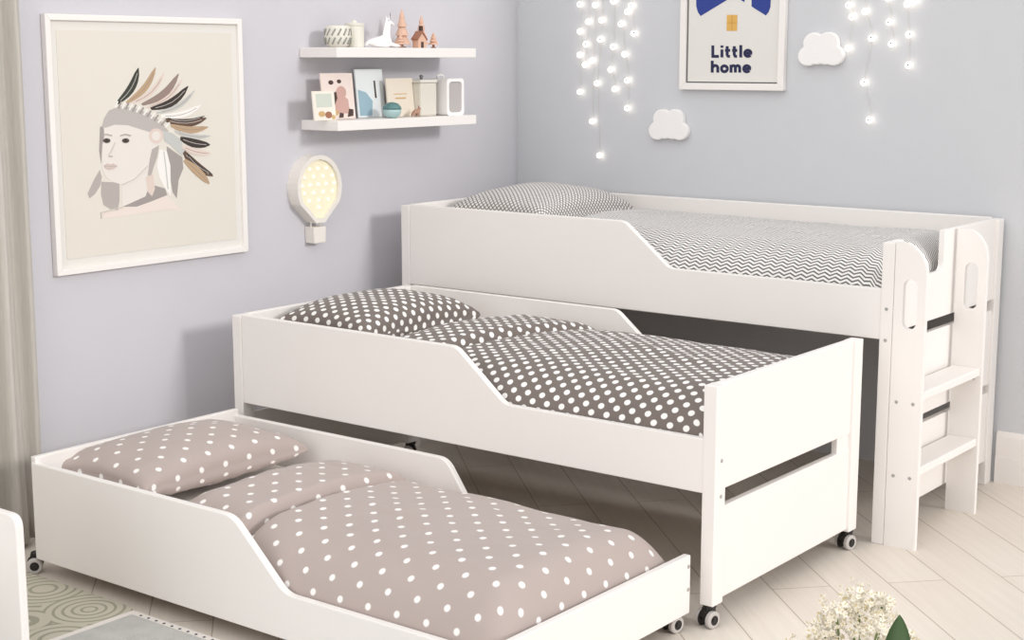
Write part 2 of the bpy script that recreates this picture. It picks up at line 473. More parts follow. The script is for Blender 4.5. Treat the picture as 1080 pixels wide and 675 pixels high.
# middle bed
bed2, p2 = bed('middle_trundle_bed', 'middle white pull-out bed on casters, holding the densely dotted grey-brown bedding',
    .095, 2.0, -1.856, -.952, .680, .377, .530, 1.085, 1.275, .062, (.070, .334), (.334, .383))
for (cx_, cy_, a) in ((1.980, -1.838, 1.35), (1.980, -.975, 1.30), (.125, -1.83, .4), (.125, -.975, .4)): caster(cx_, cy_, bed2, a)

# lowest bed: full-depth side boards, low foot end
def low_bed():
    x0, x1, y0, y1 = .148, 1.954, -2.716, -1.898
    root = thing('low_trundle_bed', 'lowest white pull-out bed nearest the rug, holding the taupe bedding with small white spots', 'bed', ((x0+x1)/2, (y0+y1)/2, 0))
    for yy, lw in ((y0, .175), (y1-.022, .175)):
        pts = smooth_corner([(x0, .05), (x1-.022, .05), (x1-.022, lw), (1.225, lw), (1.03 if yy == y0 else 1.1, .350), (x0, .350)], {3: .03, 4: .035, 5: .004}, n=6)
        rel(obj('side_rail', prism(pts, yy, yy+.022, 'y'), WHITE, bevel=.003), root)
    h = rel(obj('headboard', box(x0-.004, x0+.018, y0+.003, y1-.003, .05, .369), WHITE, bevel=.003), root)
    fb = rel(obj('footboard', box(x1-.022, x1, y0+.002, y1-.002, .05, .215), WHITE, bevel=.003), root)
    for q in (.12, .185):
        screw(x1, y1-.014, q, 'x', root, fb)
    rel(obj('bed_base', box(x0+.02, x1-.024, y0+.022, y1-.022, .075, .095), SLATW), root)
    for (a, b, g) in ((x1-.035, y1-.03, 1.35), (x1-.06, y0+.04, 1.35), (x0-.022, y0+.02, .9), (x0+.06, y1-.05, .4)): caster(a, b, root, g)
low_bed()

# mattresses
MA = [(.05, 1.985, -.815, .005, .722, .862), (.145, 1.92, -1.79, -1.02, .432, .555), (.18, 1.885, -2.650, -1.965, .10, .235)]
mattress(*MA[0], 'white mattress under the chevron duvet in the tallest bed')
mattress(*MA[1], 'white mattress under the densely dotted duvet in the middle bed')
mattress(*MA[2], 'white mattress under the white-spotted taupe duvet in the lowest bed')
mb = lambda m: (m[0]-.0, m[1]+.004, m[2]-.004, m[3]+.004, m[5])

# duvets
d = duvet('duvet', .64, 2.015, -.848, .036, .800, .118, CHEV, 1, head_r=.04, foot_r=.12, side_r=.17, crown=.035, bed=mb(MA[0]), lip=.012)
tag(d, 'white duvet with thin grey chevron lines spread over the tallest bed', 'duvet')
f = duvet('folded_top', .56, .93, -.84, .03, .84, .08, CHEV, 2, d, head_r=.1, foot_r=.08, side_r=.12, crown=.02, bed=mb(MA[0]))
d = duvet('duvet', .98, 1.963, -1.827, -.980, .495, .125, DARKDOT, 3, head_r=.06, foot_r=.06, side_r=.17, crown=.035, skew=.24, bed=mb(MA[1]))
tag(d, 'grey-brown duvet densely covered in white dots, on the middle bed', 'duvet')
f = duvet('folded_top', .66, 1.005, -1.822, -.99, .505, .130, DARKDOT, 4, d, head_r=.14, foot_r=.055, side_r=.16, crown=.034, skew=.10, fskew=.24, bed=mb(MA[1]))
d = duvet('duvet', .99, 1.929, -2.691, -1.922, .140, .150, TAUPE, 5, head_r=.06, foot_r=.12, side_r=.17, crown=.035, skew=.06, bed=mb(MA[2]))
tag(d, 'taupe duvet with sparse small white spots, on the lowest bed', 'duvet')
f = duvet('folded_top', .64, 1.015, -2.688, -1.926, .16, .150, TAUPE, 6, d, head_r=.16, foot_r=.05, side_r=.16, crown=.03, skew=.05, fskew=.06, bed=mb(MA[2]))

# pillows
tag(pillow('pillow', .305, -.36, .935, .47, .64, .19, 0, DIAM, 1), 'white pillow with a fine grey lattice pattern at the head of the tallest bed', 'pillow')
tag(pillow('pillow', .375, -1.42, .632, .44, .60, .18, 0, DARKDOT, 2), 'dark pillow densely dotted in white, at the head of the middle bed', 'pillow')
tag(pillow('pillow', .345, -2.30, .305, .44, .66, .16, 0, TAUPE, 3), 'taupe pillow with small white spots at the head of the lowest bed', 'pillow')

# ------------------------------------------------------------------ ladder at the foot of the tallest bed
def ladder():
    xa, xb = 2.062, 2.166
    root = thing('bed_ladder', 'white two-step ladder with hand slots fixed to the foot of the tallest bed', 'ladder', (2.11, -.61, 0))
    H = .982
    for ya, yb in ((-.878, -.858), (-.372, -.352)):
        outer = [(xa, 0), (xb, 0), (xb, H-.10)]
        for k in range(1, 9):
            a = k/8*PI/2; outer.append((xb-.085+.085*math.cos(a), H-.10+.10*math.sin(a)))
        outer.append((xa, H))
        # slot
        cx0, cx1, s0, s1 = 2.092, 2.138, .71, .868
        slot = []
        r = (cx1-cx0)/2
        for k in range(0, 9): a = PI*k/8; slot.append(((cx0+cx1)/2+r*math.cos(a), s1-r+r*math.sin(a)))
        for k in range(0, 9): a = PI+PI*k/8; slot.append(((cx0+cx1)/2+r*math.cos(a), s0+r+r*math.sin(a)))
        bm = bmesh.new()
        def ring(pts, y): return [bm.verts.new((x, y, z)) for x, z in pts]
        for y in (ya, yb):
            o_ = ring(outer, y); i_ = ring(slot, y)
            es = [bm.edges.new((L[k], L[(k+1) % len(L)])) for L in (o_, i_) for k in range(len(L))]
            bmesh.ops.triangle_fill(bm, edges=es, use_beauty=True)
            if y == ya: A = (o_, i_)
            else: B = (o_, i_)
        for P, Q in zip(A, B):
            for k in range(len(P)): bm.faces.new((P[k], P[(k+1) % len(P)], Q[(k+1) % len(P)], Q[k]))
        p = rel(obj('side_panel', bm, WHITE), root)
        for (sx, sz) in ((2.085, .475), (2.14, .475), (2.085, .235), (2.14, .235)):
            s = obj('screw_cap', lathe([(.0055, 0), (.0055, -.0015), (.004, -.0025)], (sx, ya, sz), 12, 'y'), SCREW)
            s.parent = p
    for z in (.240, .484):
        bm = bmesh.new()
        add_box(bm, xa+.002, xb-.004, -.858, -.372, z, z+.028)
        rel(obj('step', bm, WHITE, bevel=.004), root)
ladder()

# ------------------------------------------------------------------ framed drawing on the left wall
def feather(base, tip, w, bend=.12, n=7):
    b, t = Vector(base), Vector(tip); d = t-b; L = d.length; nn = Vector((-d.y, d.x)).normalized()
    l, r = [], []
    for k in range(n+1):
        s = k/n; ww = w*math.sin(PI*min(1, s*.86+.08))**.7*(1 if s < .95 else .35)
        c = b+d*s + nn*(bend*L*math.sin(PI*s))
        l.append(c+nn*ww/2); r.append(c-nn*ww/2)
    return [(p.x, p.y) for p in l+r[::-1]]
def ell(cx, cy, rx, ry, n=16, rot=0):
    return [(cx+rx*math.cos(2*PI*k/n)*math.cos(rot)-ry*math.sin(2*PI*k/n)*math.sin(rot), cy+rx*math.cos(2*PI*k/n)*math.sin(rot)+ry*math.sin(2*PI*k/n)*math.cos(rot)) for k in range(n)]
def line2(pts, w):
    pts = [Vector(p) for p in pts]; L, R = [], []
    for i, p in enumerate(pts):
        d = (pts[min(i+1, len(pts)-1)]-pts[max(i-1, 0)]).normalized(); n = Vector((-d.y, d.x))
        L.append(p+n*w/2); R.append(p-n*w/2)
    return [(p.x, p.y) for p in L+R[::-1]]

def flat_mesh(polys, colors, conv, out, step=.00025, th=.0002):
    """coloured flat shapes printed on a sheet; conv maps 2D -> point on the sheet, out is the sheet normal"""
    bm = bmesh.new(); lvl = 0
    for pts, ci in polys:
        lvl += 1
        base = [conv(*p)+out*(.0004) for p in pts]
        top = [conv(*p)+out*(.0004+step*lvl+th) for p in pts]
        n = len(pts)
        lo = [bm.verts.new(p) for p in base]; hi = [bm.verts.new(p) for p in top]
        es = [bm.edges.new((hi[k], hi[(k+1) % n])) for k in range(n)]
        fs = bmesh.ops.triangle_fill(bm, edges=es, use_beauty=True)['geom']
        for f in fs:
            if isinstance(f, bmesh.types.BMFace): f.material_index = ci
        for k in range(n):
            bm.faces.new((lo[k], lo[(k+1) % n], hi[(k+1) % n], hi[k])).material_index = ci
    return bm

def picture_frame(parent, axis, a0, a1, z0, z1, wall, w, depth, mat, sign):
    """four mitred bars; axis 'y' for the left wall, 'x' for the right wall"""
    bm = bmesh.new()
    O = [(a0, z0), (a1, z0), (a1, z1), (a0, z1)]; I = [(a0+w, z0+w), (a1-w, z0+w), (a1-w, z1-w), (a0+w, z1-w)]
    P = (lambda a, z, d: (wall+d, a, z)) if axis == 'y' else (lambda a, z, d: (a, wall-d, z))
    for k in range(4):
        q = [O[k], O[(k+1) % 4], I[(k+1) % 4], I[k]]
        lo = [bm.verts.new(P(*p, 0.0)) for p in q]; hi = [bm.verts.new(P(*p, depth)) for p in q]
        bm.faces.new(lo[::-1]); bm.faces.new(hi)
        for i in range(4): bm.faces.new((lo[i], lo[(i+1) % 4], hi[(i+1) % 4], hi[i]))
    return rel(obj('frame', bm, mat, bevel=.002), parent)

def portrait():
    y0, y1, z0, z1 = -2.385, -1.560, .852, 1.684
    wx = WL+.001
    t = thing('framed_drawing', 'large white-framed drawing of a child in a feather headdress on the left wall', 'picture', (WL, (y0+y1)/2, z0))
    picture_frame(t, 'y', y0, y1, z0, z1, wx, .020, .024, WHITE, 1)
    rel(obj('mount', box(wx+.004, wx+.012, y0+.02, y1-.02, z0+.02, z1-.02), PAPER2), t)
    sh = rel(obj('print', box(wx+.012, wx+.014, y0+.046, y1-.046, z0+.05, z1-.05), PAPER), t)
    X = wx+.014
    cols = dict(skin=(229, 222, 215), band=(187, 180, 176), hair=(180, 172, 167), hair2=(162, 154, 150), white=(240, 237, 232), dark=(60, 52, 48), brown=(98, 76, 62),
                tan=(185, 158, 128), pink=(222, 204, 194), grey=(196, 196, 192), taupe=(150, 130, 122), eye=(84, 72, 68), lip=(208, 190, 183), line=(207, 199, 191), blush=(232, 219, 210), green=(62, 64, 56))
    keys = list(cols); M = [plain('ink_'+k, srgb(*cols[k]), .8) for k in keys]
    ci = lambda k: keys.index(k)
    P = []
    A = lambda k, pts: P.append((pts, ci(k)))
    A('blush', [(150,560),(225,543),(300,525),(370,505),(400,528),(424,556),(380,548),(300,560),(220,572),(155,580)])
    A('hair', [(145,415),(125,450),(104,495),(110,512),(128,498),(146,470),(152,440)])
    A('hair', [(150,455),(212,458),(212,520),(206,552),(180,548),(158,534),(150,500)])
    A('hair2', [(222,540),(280,512),(330,468),(366,478),(374,500),(320,522),(270,540)])
    A('hair2', [(372,335),(400,355),(425,372),(428,410),(412,450),(406,512),(392,490),(384,440),(374,390)])
    A('skin', [(158,268),(230,255),(310,275),(335,330),(322,390),(305,430),(312,470),(300,505),(222,540),(220,500),(222,465),(188,456),(164,438),(152,405),(156,388),(146,362),(152,330),(148,300)])
    A('hair2', [(146,270),(158,264),(160,300),(154,330),(150,395),(143,350),(145,300)])
    A('band', [(152,272),(160,240),(176,214),(210,200),(262,205),(312,224),(352,250),(378,284),(362,300),(330,292),(290,280),(240,264),(196,262),(166,272)])
    A('hair', [(322,345),(346,332),(340,370),(326,410),(316,450),(308,430),(314,380)])
    A('white', [(348,345),(372,352),(384,400),(386,505),(364,475),(346,440),(338,400)])
    A('grey', line2([(362,352),(368,400),(376,480)], 4))
    A('pink', [(300,440),(325,430),(332,480),(322,505),(308,490)])
    A('pink', ell(336, 300, 25, 26)); A('skin', ell(336, 300, 15, 16))
    A('grey', [(356,282),(390,290),(420,312),(432,350),(424,368),(404,350),(384,330),(364,318)])
    F = [((204,190),(276,70),'green',22,-.10),((236,188),(334,68),'tan',18,-.10),((252,190),(362,88),'pink',14,-.12),((288,194),(412,90),'taupe',20,-.12),((304,204),(424,108),'pink',12,-.12),
         ((318,208),(444,132),'dark',22,-.12),((338,222),(466,146),'grey',14,-.12),((352,232),(488,196),'white',18,-.1),((368,246),(506,240),'brown',24,-.10),((374,240),(500,232),'dark',8,-.10),((386,264),(512,270),'tan',20,-.1),
         ((400,284),(520,300),'grey',14,-.08),((418,308),(518,330),'dark',24,-.06),((424,336),(522,360),'pink',18,-.06),((430,354),(528,436),'brown',24,-.08),((440,362),(526,430),'dark',10,-.08),((432,382),(516,462),'tan',22,.02)]
    for b, tt, c, w, bd in F: A(c, feather(b, tt, w*1.2, -bd)); A('line' if c in ('dark', 'green', 'brown') else 'taupe', line2([Vector(b).lerp(Vector(tt), q)+Vector((tt[1]-b[1], b[0]-tt[0])).normalized()*(bd*math.sin(PI*q)*math.hypot(tt[0]-b[0], tt[1]-b[1])) for q in (.1, .3, .5, .7, .88)], 1.6))
    for k in range(15):                    # quill tips along the band
        s = k/14; x = 196+170*s; y = 198+58*s*s+8*s
        A('hair2' if k % 2 else 'white', line2([(x, y+8), (x+9+6*s, y-16+6*s)], 5))
    for ex in (168, 232):
        A('eye', ell(ex, 316, 12, 8)); A('dark', ell(ex-1, 316, 5, 6, 10))
        A('hair', line2([(ex-18, 300), (ex-2, 294), (ex+18, 299)], 4))
    A('line', line2([(196,322),(184,350),(174,366),(186,370)], 3.5)); A('hair', line2([(176,370),(188,369)], 4))
    A('lip', [(158,400),(170,393),(180,396),(190,393),(204,402),(190,412),(176,414),(164,410)]); A('hair', line2([(160,402),(180,403),(202,402)], 2.5))
    A('line', line2([(222,464),(262,446),(306,402)], 3))
    A('line', line2([(150,580),(148,560),(222,541)], 3))
    def conv(zx, zy): return at(60+zx/3.214, 50+zy/3.214, 'x', X)
    b = flat_mesh(P, M, conv, Vector((1, 0, 0)), step=.00003)
    o = obj('drawing', b, M); o.parent = sh
portrait()

# ------------------------------------------------------------------ poster on the right wall
BLUE = plain('royal_blue_ink', srgb(42, 62, 142), .7); NAVY = plain('navy_ink', srgb(34, 36, 74), .7); OCHRE = plain('ochre_ink', srgb(222, 176, 92), .7)
GREYLINE = plain('dark_grey_line', srgb(98, 96, 98), .7)
def poster():
    x0, x1, z0, z1 = .690, 1.163, 1.421, 2.085
    wy = WR-.001
    t = thing('framed_poster', 'white-framed poster reading Little home under a blue roof shape', 'picture', ((x0+x1)/2, WR, z0))
    picture_frame(t, 'x', x0, x1, z0, z1, wy, .027, .026, WHITE, 1)
    sh = rel(obj('print', box(x0+.02, x1-.02, wy-.012, wy-.004, z0+.02, z1-.02), PAPER2), t)
    Y = wy-.012
    def conv(zx, zy): return at(710+zx/6.138, zy/6.138, 'y', Y)
    bm = bmesh.new()
    a0, a1, b0, b1, w = x0+.027, x1-.027, z0+.027, z1-.027, .0055
    for q in ((a0, a1, b0, b0+w), (a0, a1, b1-w, b1), (a0, a0+w, b0+w, b1-w), (a1-w, a1, b0+w, b1-w)):
        add_box(bm, q[0], q[1], Y-.001, Y, q[2], q[3])
    def sub(name, bm, m, s=False):
        o = obj(name, bm, m); o.parent = sh; return o
    sub('border_line', bm, GREYLINE)
    P = []
    # a round blue field cut off below by a roof line, with a pale gap at the ridge
    L = [(345,2),(178,104),(160,78),(150,40),(149,-10),(160,-70),(200,-130),(262,-170),(340,-190),(374,-192),(374,-20)]
    R = [(600,100),(618,78),(630,44),(632,-10),(622,-70),(585,-125),(520,-165),(450,-188),(404,-192),(404,-22),(462,14),(465,-60),(508,-60),(508,42)]
    P = [(L, 0), (R, 0)]
    sub('blue_roof', flat_mesh(P, None, conv, Vector((0, -1, 0))), BLUE)
    sub('ochre_window', flat_mesh([([(348,96),(416,96),(414,200),(346,200)], 0)], None, conv, Vector((0, -1, 0))), OCHRE)
    sub('window_bars', flat_mesh([([(379,96),(384,96),(383,200),(378,200)], 0), ([(347,146),(415,146),(415,150),(347,150)], 0)], None, conv, Vector((0, -1, 0)), step=.0006), plain('pale_ochre_line', srgb(198, 152, 74), .7))
    def arc(cx, cy, r, a0, a1, n=16): return [(cx+r*math.cos(math.radians(a0+(a1-a0)*k/n)), cy-r*math.sin(math.radians(a0+(a1-a0)*k/n))) for k in range(n+1)]
    def word(glyphs):
        P = []
        for g in glyphs: P.append((line2(g, 19) if g[0] != 'poly' else g[1], 0))
        sub('lettering', flat_mesh(P, None, conv, Vector((0, -1, 0)), step=.00004), NAVY)
    def e_(cx, cy, r): return [arc(cx, cy, r, 0, 325, 22), [(cx-r, cy), (cx+r+7, cy)]]
    # Little: cap height 293..372, x 249..512
    b_ = 372
    word([[(257, 294), (257, b_)], [(249, b_-7), (296, b_-7)],
          [(316, 320), (316, b_)], [(316, 294), (316, 309)],
          [(350, 299), (350, 355), (354, 364), (368, 365)], [(336, 326), (369, 326)],
          [(396, 299), (396, 355), (400, 364), (414, 365)], [(382, 326), (415, 326)],
          [(438, 292), (438, b_)]] + e_(484, 345, 20))
    b_ = 470
    word([[(253, 393), (253, b_)], [(253, 440)] + arc(273, 440, 16, 150, 0, 8) + [(289, b_)],
          arc(332, 445, 19, 0, 360, 24),
          [(375, 419), (375, b_)], [(375, 440)] + arc(390, 438, 13, 150, 0, 8) + [(403, b_)], [(403, 440)] + arc(418, 438, 13, 150, 0, 8) + [(431, b_)]] + e_(477, 445, 20))
poster()

# ------------------------------------------------------------------ cloud plaques
CLOUDW = plain('white_cloud_felt', srgb(244, 241, 239), .8, bump=.1, bscale=120)
def cloud(cx, cz, w, h, label):
    circ = [(-.30, -.14, .24), (-.17, .17, .25), (.17, .18, .25), (.31, -.13, .24), (.02, .06, .30), (-.1, -.10, .25), (.12, -.10, .25)]
    # union outline by polar sampling
    pts = []
    for k in range(96):
        a = 2*PI*k/96; best = 0; dx, dz = math.cos(a), math.sin(a)
        for (x, z, r) in circ:
            b_ = x*dx+z*dz; disc = b_*b_-(x*x+z*z-r*r)
            if disc >= 0: best = max(best, b_+math.sqrt(disc))
        pts.append((best*dx, best*dz))
    mnx, mxx = min(p[0] for p in pts), max(p[0] for p in pts); mnz, mxz = min(p[1] for p in pts), max(p[1] for p in pts)
    pts = [(cx+((p[0]-mnx)/(mxx-mnx)-.5)*w, cz+((p[1]-mnz)/(mxz-mnz)-.5)*h) for p in pts]
    o = obj('cloud_plaque', prism(pts, WR-.026, WR, 'y'), CLOUDW, bevel=.006)
    tag(o, label, 'wall decoration', 'cloud plaques on the wall')
cloud(.640, 1.277, .190, .128, 'small white cloud plaque below and left of the Little home poster')
cloud(1.316, 1.581, .190, .128, 'small white cloud plaque right of the Little home poster')

# ------------------------------------------------------------------ curtain of fairy lights
BULB = emit('warm_bulb_glow', (1, .91, .80, 1), 2.8); WIRE = plain('pale_wire', srgb(205, 200, 192), .5); CORE = plain('grey_bulb_tip', srgb(104, 96, 90), .5)
BULB2 = BULB
def fairy(label, strands, group):
    allp = [p for s in strands for p in s]
    c = at(allp[0][0], allp[0][1], 'y', WR-.02)
    t = thing('fairy_lights', label, 'string lights', (c.x, WR, 1.2), group)
    tops = []
    for s in strands:
        w = [at(u, v, 'y', WR-.012) for u, v in s]
        top = Vector((sum(p.x for p in w)/len(w), WR-.012, 2.32)); tops.append(top)
        w = sorted(w, key=lambda p: -p.z)
        path = [top]
        for p in w: path += [p+Vector((random.uniform(-.004, .004), .004, .03)), p+Vector((0, .006, 0))]
        rel(obj('wire', tube(path, .0008, 5), WIRE), t)
        for p in w:
            b = bmesh.new(); add_ball(b, (p.x, p.y-.004, p.z), .0115, u=14, v=10)
            bo = rel(obj('bulb', b, BULB, smooth=True), t)
            b = bmesh.new(); add_ball(b, (p.x+.004+random.uniform(-.005, .003), p.y-.0135, p.z+random.uniform(-.002, .004)), .0040, u=10, v=6)
            k = obj('bulb_tip', b, CORE, smooth=True); k.parent = bo
    tops.sort(key=lambda p: p.x)
    rel(obj('hanging_cord', tube([tops[0]+Vector((-.04, 0, .0))]+[q+Vector((0, 0, 0)) for q in tops]+[tops[-1]+Vector((.04, 0, 0))], .0025, 8), WIRE), t)
def z2(l): return [(590+a/7.5, b/7.5) for a, b in l]
def z3(l): return [(870+a/4.5, b/4.5) for a, b in l]
fairy('fairy lights hanging in strands left of the Little home poster', [
    z2([(165, 35), (165, 250), (163, 435)]) + [(612, 97)],
    z2([(230, 172), (212, 350), (205, 512)]),
    z2([(285, 40), (262, 480)]) + [(625, 128)],
    z2([(335, 160), (325, 312)]) + [(630, 88), (632.5, 164)],
    z2([(430, 12), (428, 370), (408, 550)]) + [(648.6, 94)],
    z2([(540, 95), (490, 190), (518, 430)]) + [(662, 85), (662, 114)],
    z2([(590, 265)]) + [(666, 6)]], 'fairy lights on the wall')
fairy('fairy lights hanging in strands right of the Little home poster', [
    z3([(115, 25), (130, 80), (112, 228)]),
    z3([(192, 55), (222, 182), (186, 392), (212, 570)]),
    z3([(307, 105), (318, 208), (300, -8)]),
    z3([(392, 20), (400, 165), (398, 310)]), z3([(430, 2)])], 'fairy lights on the wall')

# ------------------------------------------------------------------ balloon light
BALW = plain('cream_balloon_case', srgb(236, 230, 222), .5); BALIN = emit('balloon_glow_panel', (1, .94, .78, 1), .10, base=srgb(238, 230, 200)); BALB = emit('balloon_glow_bulb', (1, .95, .82, 1), .35)
def balloon():
    yc = -1.217; t = thing('balloon_lamp', 'cream hot-air-balloon marquee lamp on the left wall under the shelves', 'lamp', (WL, yc, .85))
    zc, R = 1.064, .118
    def outline(s):
        pts = []
        r = R*s
        for k in range(25):
            a = math.radians(-30)+math.radians(240)*k/24
            pts.append((yc+r*math.cos(a), zc+r*math.sin(a)*1.04))
        # taper down to the neck
        zb = .930+(1-s)*.12; nw = .024*s
        L = [(yc-.066*s, zc-.094*s), (yc-nw, zb)]
        Rr = [(yc+nw, zb), (yc+.066*s, zc-.094*s)]
        return pts+L+Rr
    d = .055
    O, I = outline(1), outline(.86)
    n = len(O); bm = bmesh.new()
    a = [bm.verts.new((WL, y, z)) for y, z in O]; b = [bm.verts.new((WL+d, y, z)) for y, z in O]
    c = [bm.verts.new((WL+d, y, z)) for y, z in I]; e = [bm.verts.new((WL+.03, y, z)) for y, z in I]
    bm.faces.new(a)
    for i in range(n):
        j = (i+1) % n
        bm.faces.new((a[i], a[j], b[j], b[i])); bm.faces.new((b[i], b[j], c[j], c[i])); bm.faces.new((c[i], c[j], e[j], e[i]))
    rel(obj('case', bm, BALW), t)
    pn = rel(obj('light_panel', prism(outline(.855), WL+.028, WL+.044, 'x'), BALIN), t)
    k = 0
    for row, zz in enumerate([1.135, 1.105, 1.075, 1.045, 1.015, .988]):
        half = [.045, .075, .085, .075, .05, .02][row]; m = [3, 4, 5, 4, 3, 1][row]
        for q in range(m):
            y = yc + (0 if m == 1 else -half+2*half*q/(m-1))
            b = bmesh.new(); add_ball(b, (WL+.045, y, zz), .0075, u=10, v=8)
            o = obj('bulb', b, BALB, smooth=True); o.parent = pn
    bm = bmesh.new(); w = .033
    add_prism(bm, [(yc-w*.9, .852), (yc+w*.9, .852), (yc+w, .915), (yc-w, .915)], WL, WL+.05, 'x')
    rel(obj('basket', bm, BALW, bevel=.003), t)
    for q in (-1, 1):
        rel(obj('rope', tube([(WL+.025, yc+q*.024, .913), (WL+.025, yc+q*.022, .945)], .003, 6), BALW), t)
balloon()

# ------------------------------------------------------------------ shelves and what stands on them
def shelf(z1, label):
    return tag(obj('wall_shelf', box(WL, .033, -1.255, -.446, z1-.037, z1), WHITE, bevel=.002), label, 'shelf', 'floating shelves on the left wall')
shelf(1.586, 'upper white floating shelf holding the figurine and little trees')
shelf(1.318, 'lower white floating shelf holding the cards')
SU, SL = 1.586, 1.318
CREAM = plain('cream_ceramic', srgb(228, 224, 212), .5); LEAFG = plain('grey_leaf_ink', srgb(150, 150, 142), .7)
COPPER = plain('salmon_wood', srgb(230, 188, 164), .5, var=.15); COP2 = plain('copper_brown', srgb(160, 108, 84), .5); DARKB = plain('dark_brown_ink', srgb(74, 54, 48), .6)
# pot with leafy stripes
def pot():
    t = thing('patterned_pot', 'small cream pot with grey leaf stripes at the left of the upper shelf', 'pot', (-.06, -1.14, SU))
    o = rel(obj('body', lathe([(.030, SU), (.042, SU+.01), (.050, SU+.04), (.046, SU+.075), (.044, SU+.08), (.040, SU+.08), (.040, SU+.03), (.02, SU+.02)], (-.06, -1.152, 0), 28), CREAM, smooth=True), t)
    bm = bmesh.new()
    for k in range(8):
        a = math.radians(-150+k*26)
        for j in range(2):
            P = []
            for m in range(5):
                z = SU+.012+j*.032+m*.006; r = .0500-.10*abs(z-SU-.04)*.9; P.append((-.06+r*math.cos(a+.07*m), -1.152+r*math.sin(a+.07*m), z))
            add_tube(bm, P, .0032, 6)
    q = obj('leaf_stripes', bm, LEAFG, smooth=True); q.parent = o
    t2 = thing('ceramic_canister', 'small cream lidded canister beside the patterned pot', 'canister', (-.06, -1.085, SU))
    rel(obj('body', lathe([(.034, SU), (.036, SU+.004), (.036, SU+.078), (.033, SU+.082)], (-.05, -1.072, 0), 24), CREAM, smooth=False), t2)
    rel(obj('lid', lathe([(.037, SU+.082), (.037, SU+.09), (.012, SU+.093), (.008, SU+.10), (.003, SU+.103)], (-.05, -1.072, 0), 24), CREAM), t2)
pot()
# lying unicorn figurine
def skin_mesh(name, joints, edges, mat, parent, levels=2):
    me = bpy.data.meshes.new(name); me.from_pydata([j[0] for j in joints], edges, [])
    o = bpy.data.objects.new(name, me); C.objects.link(o); me.materials.append(mat)
    sk = o.modifiers.new('skin', 'SKIN'); sk.use_smooth_shade = True
    for i, j in enumerate(joints):
        me.skin_vertices[0].data[i].radius = (j[1], j[1] if len(j) < 3 else j[2]); me.skin_vertices[0].data[i].use_root = (i == 0)
    s = o.modifiers.new('sub', 'SUBSURF'); s.levels = levels; s.render_levels = levels
    bpy.context.view_layer.update()
    me2 = bpy.data.meshes.new_from_object(o.evaluated_get(bpy.context.evaluated_depsgraph_get()))
    o.modifiers.clear(); o.data = me2
    for p in me2.polygons: p.use_smooth = True
    if parent: rel(o, parent)
    return o
PORC = plain('white_porcelain', srgb(250, 247, 245), .3); GREYH = plain('grey_horn', srgb(120, 118, 122), .5)
def unicorn():
    x, y, z = -.04, -.93, SU
    t = thing('unicorn_figurine', 'white porcelain unicorn lying on the upper shelf', 'figurine', (x, y, z))
    J = [((x, y-.055, z+.024), .021), ((x, y-.02, z+.024), .021), ((x, y+.022, z+.030), .018), ((x, y+.032, z+.060), .0115), ((x, y+.036, z+.084), .0095), ((x, y+.040, z+.100), .0115), ((x, y+.057, z+.093), .0075), ((x, y+.068, z+.087), .006),
         ((x+.016, y+.03, z+.014), .0085), ((x+.02, y+.065, z+.009), .0065), ((x+.018, y+.095, z+.007), .0055),
         ((x-.014, y+.03, z+.014), .0085), ((x-.016, y+.06, z+.010), .0065), ((x-.014, y+.088, z+.007), .0055),
         ((x+.02, y-.05, z+.014), .012), ((x+.03, y-.02, z+.009), .0075), ((x+.03, y+.006, z+.007), .0055),
         ((x, y-.078, z+.022), .008), ((x, y-.092, z+.010), .006), ((x-.004, y-.086, z+.006), .004)]
    E = [(0,1),(1,2),(2,3),(3,4),(4,5),(5,6),(6,7),(2,8),(8,9),(9,10),(2,11),(11,12),(12,13),(0,14),(14,15),(15,16),(0,17),(17,18),(18,19)]
    skin_mesh('body', J, E, PORC, t)
    rel(obj('horn', tube([(x, y+.045, z+.110), (x, y+.052, z+.136)], .0035, 8, r2=.0006), GREYH), t)
    for q in (-1, 1): rel(obj('ear', tube([(x+q*.006, y+.036, z+.108), (x+q*.009, y+.034, z+.122)], .0035, 6, r2=.0008), PORC), t)
    b = bmesh.new()
    for k in range(7): add_ball(b, (x, y+.028-.003*k+.002, z+.108-.009*k), .0065, .7, 1, 1, u=8, v=6)
    rel(obj('mane', b, PORC, smooth=True), t)
unicorn()
# little wooden trees
def tree(y, x, h, r, label, dark=False):
    t = thing('tree_ornament', label, 'ornament', (x, y, SU), 'small wooden ornaments on the upper shelf')
    b = bmesh.new(); n = 4
    for k in range(n):
        z0 = SU+.014+(h-.014)*k/n; z1 = SU+.014+(h-.014)*(k+1.25)/n if k < n-1 else SU+h
        rr = r*(1-k/(n+.4)); add_lathe(b, [(rr, z0), (rr*.95, z0+.003), (rr*.32 if k < n-1 else .001, z1)], (x, y, 0), 14)
    rel(obj('cone', b, COPPER), t)
    rel(obj('trunk', lathe([(r*.5, SU), (r*.5, SU+.004), (.005, SU+.006), (.005, SU+.02)], (x, y, 0), 12), COP2), t)
tree(-.803, -.05, .150, .036, 'tallest salmon wooden tree, left of the group on the upper shelf')
tree(-.688, -.05, .128, .030, 'slim salmon wooden tree behind the little house on the upper shelf')
tree(-.632, -.035, .062, .022, 'shortest salmon wooden tree at the right end of the group on the upper shelf')
tree(-.845, -.02, .055, .020, 'short salmon wooden tree at the foot of the tallest one on the upper shelf')
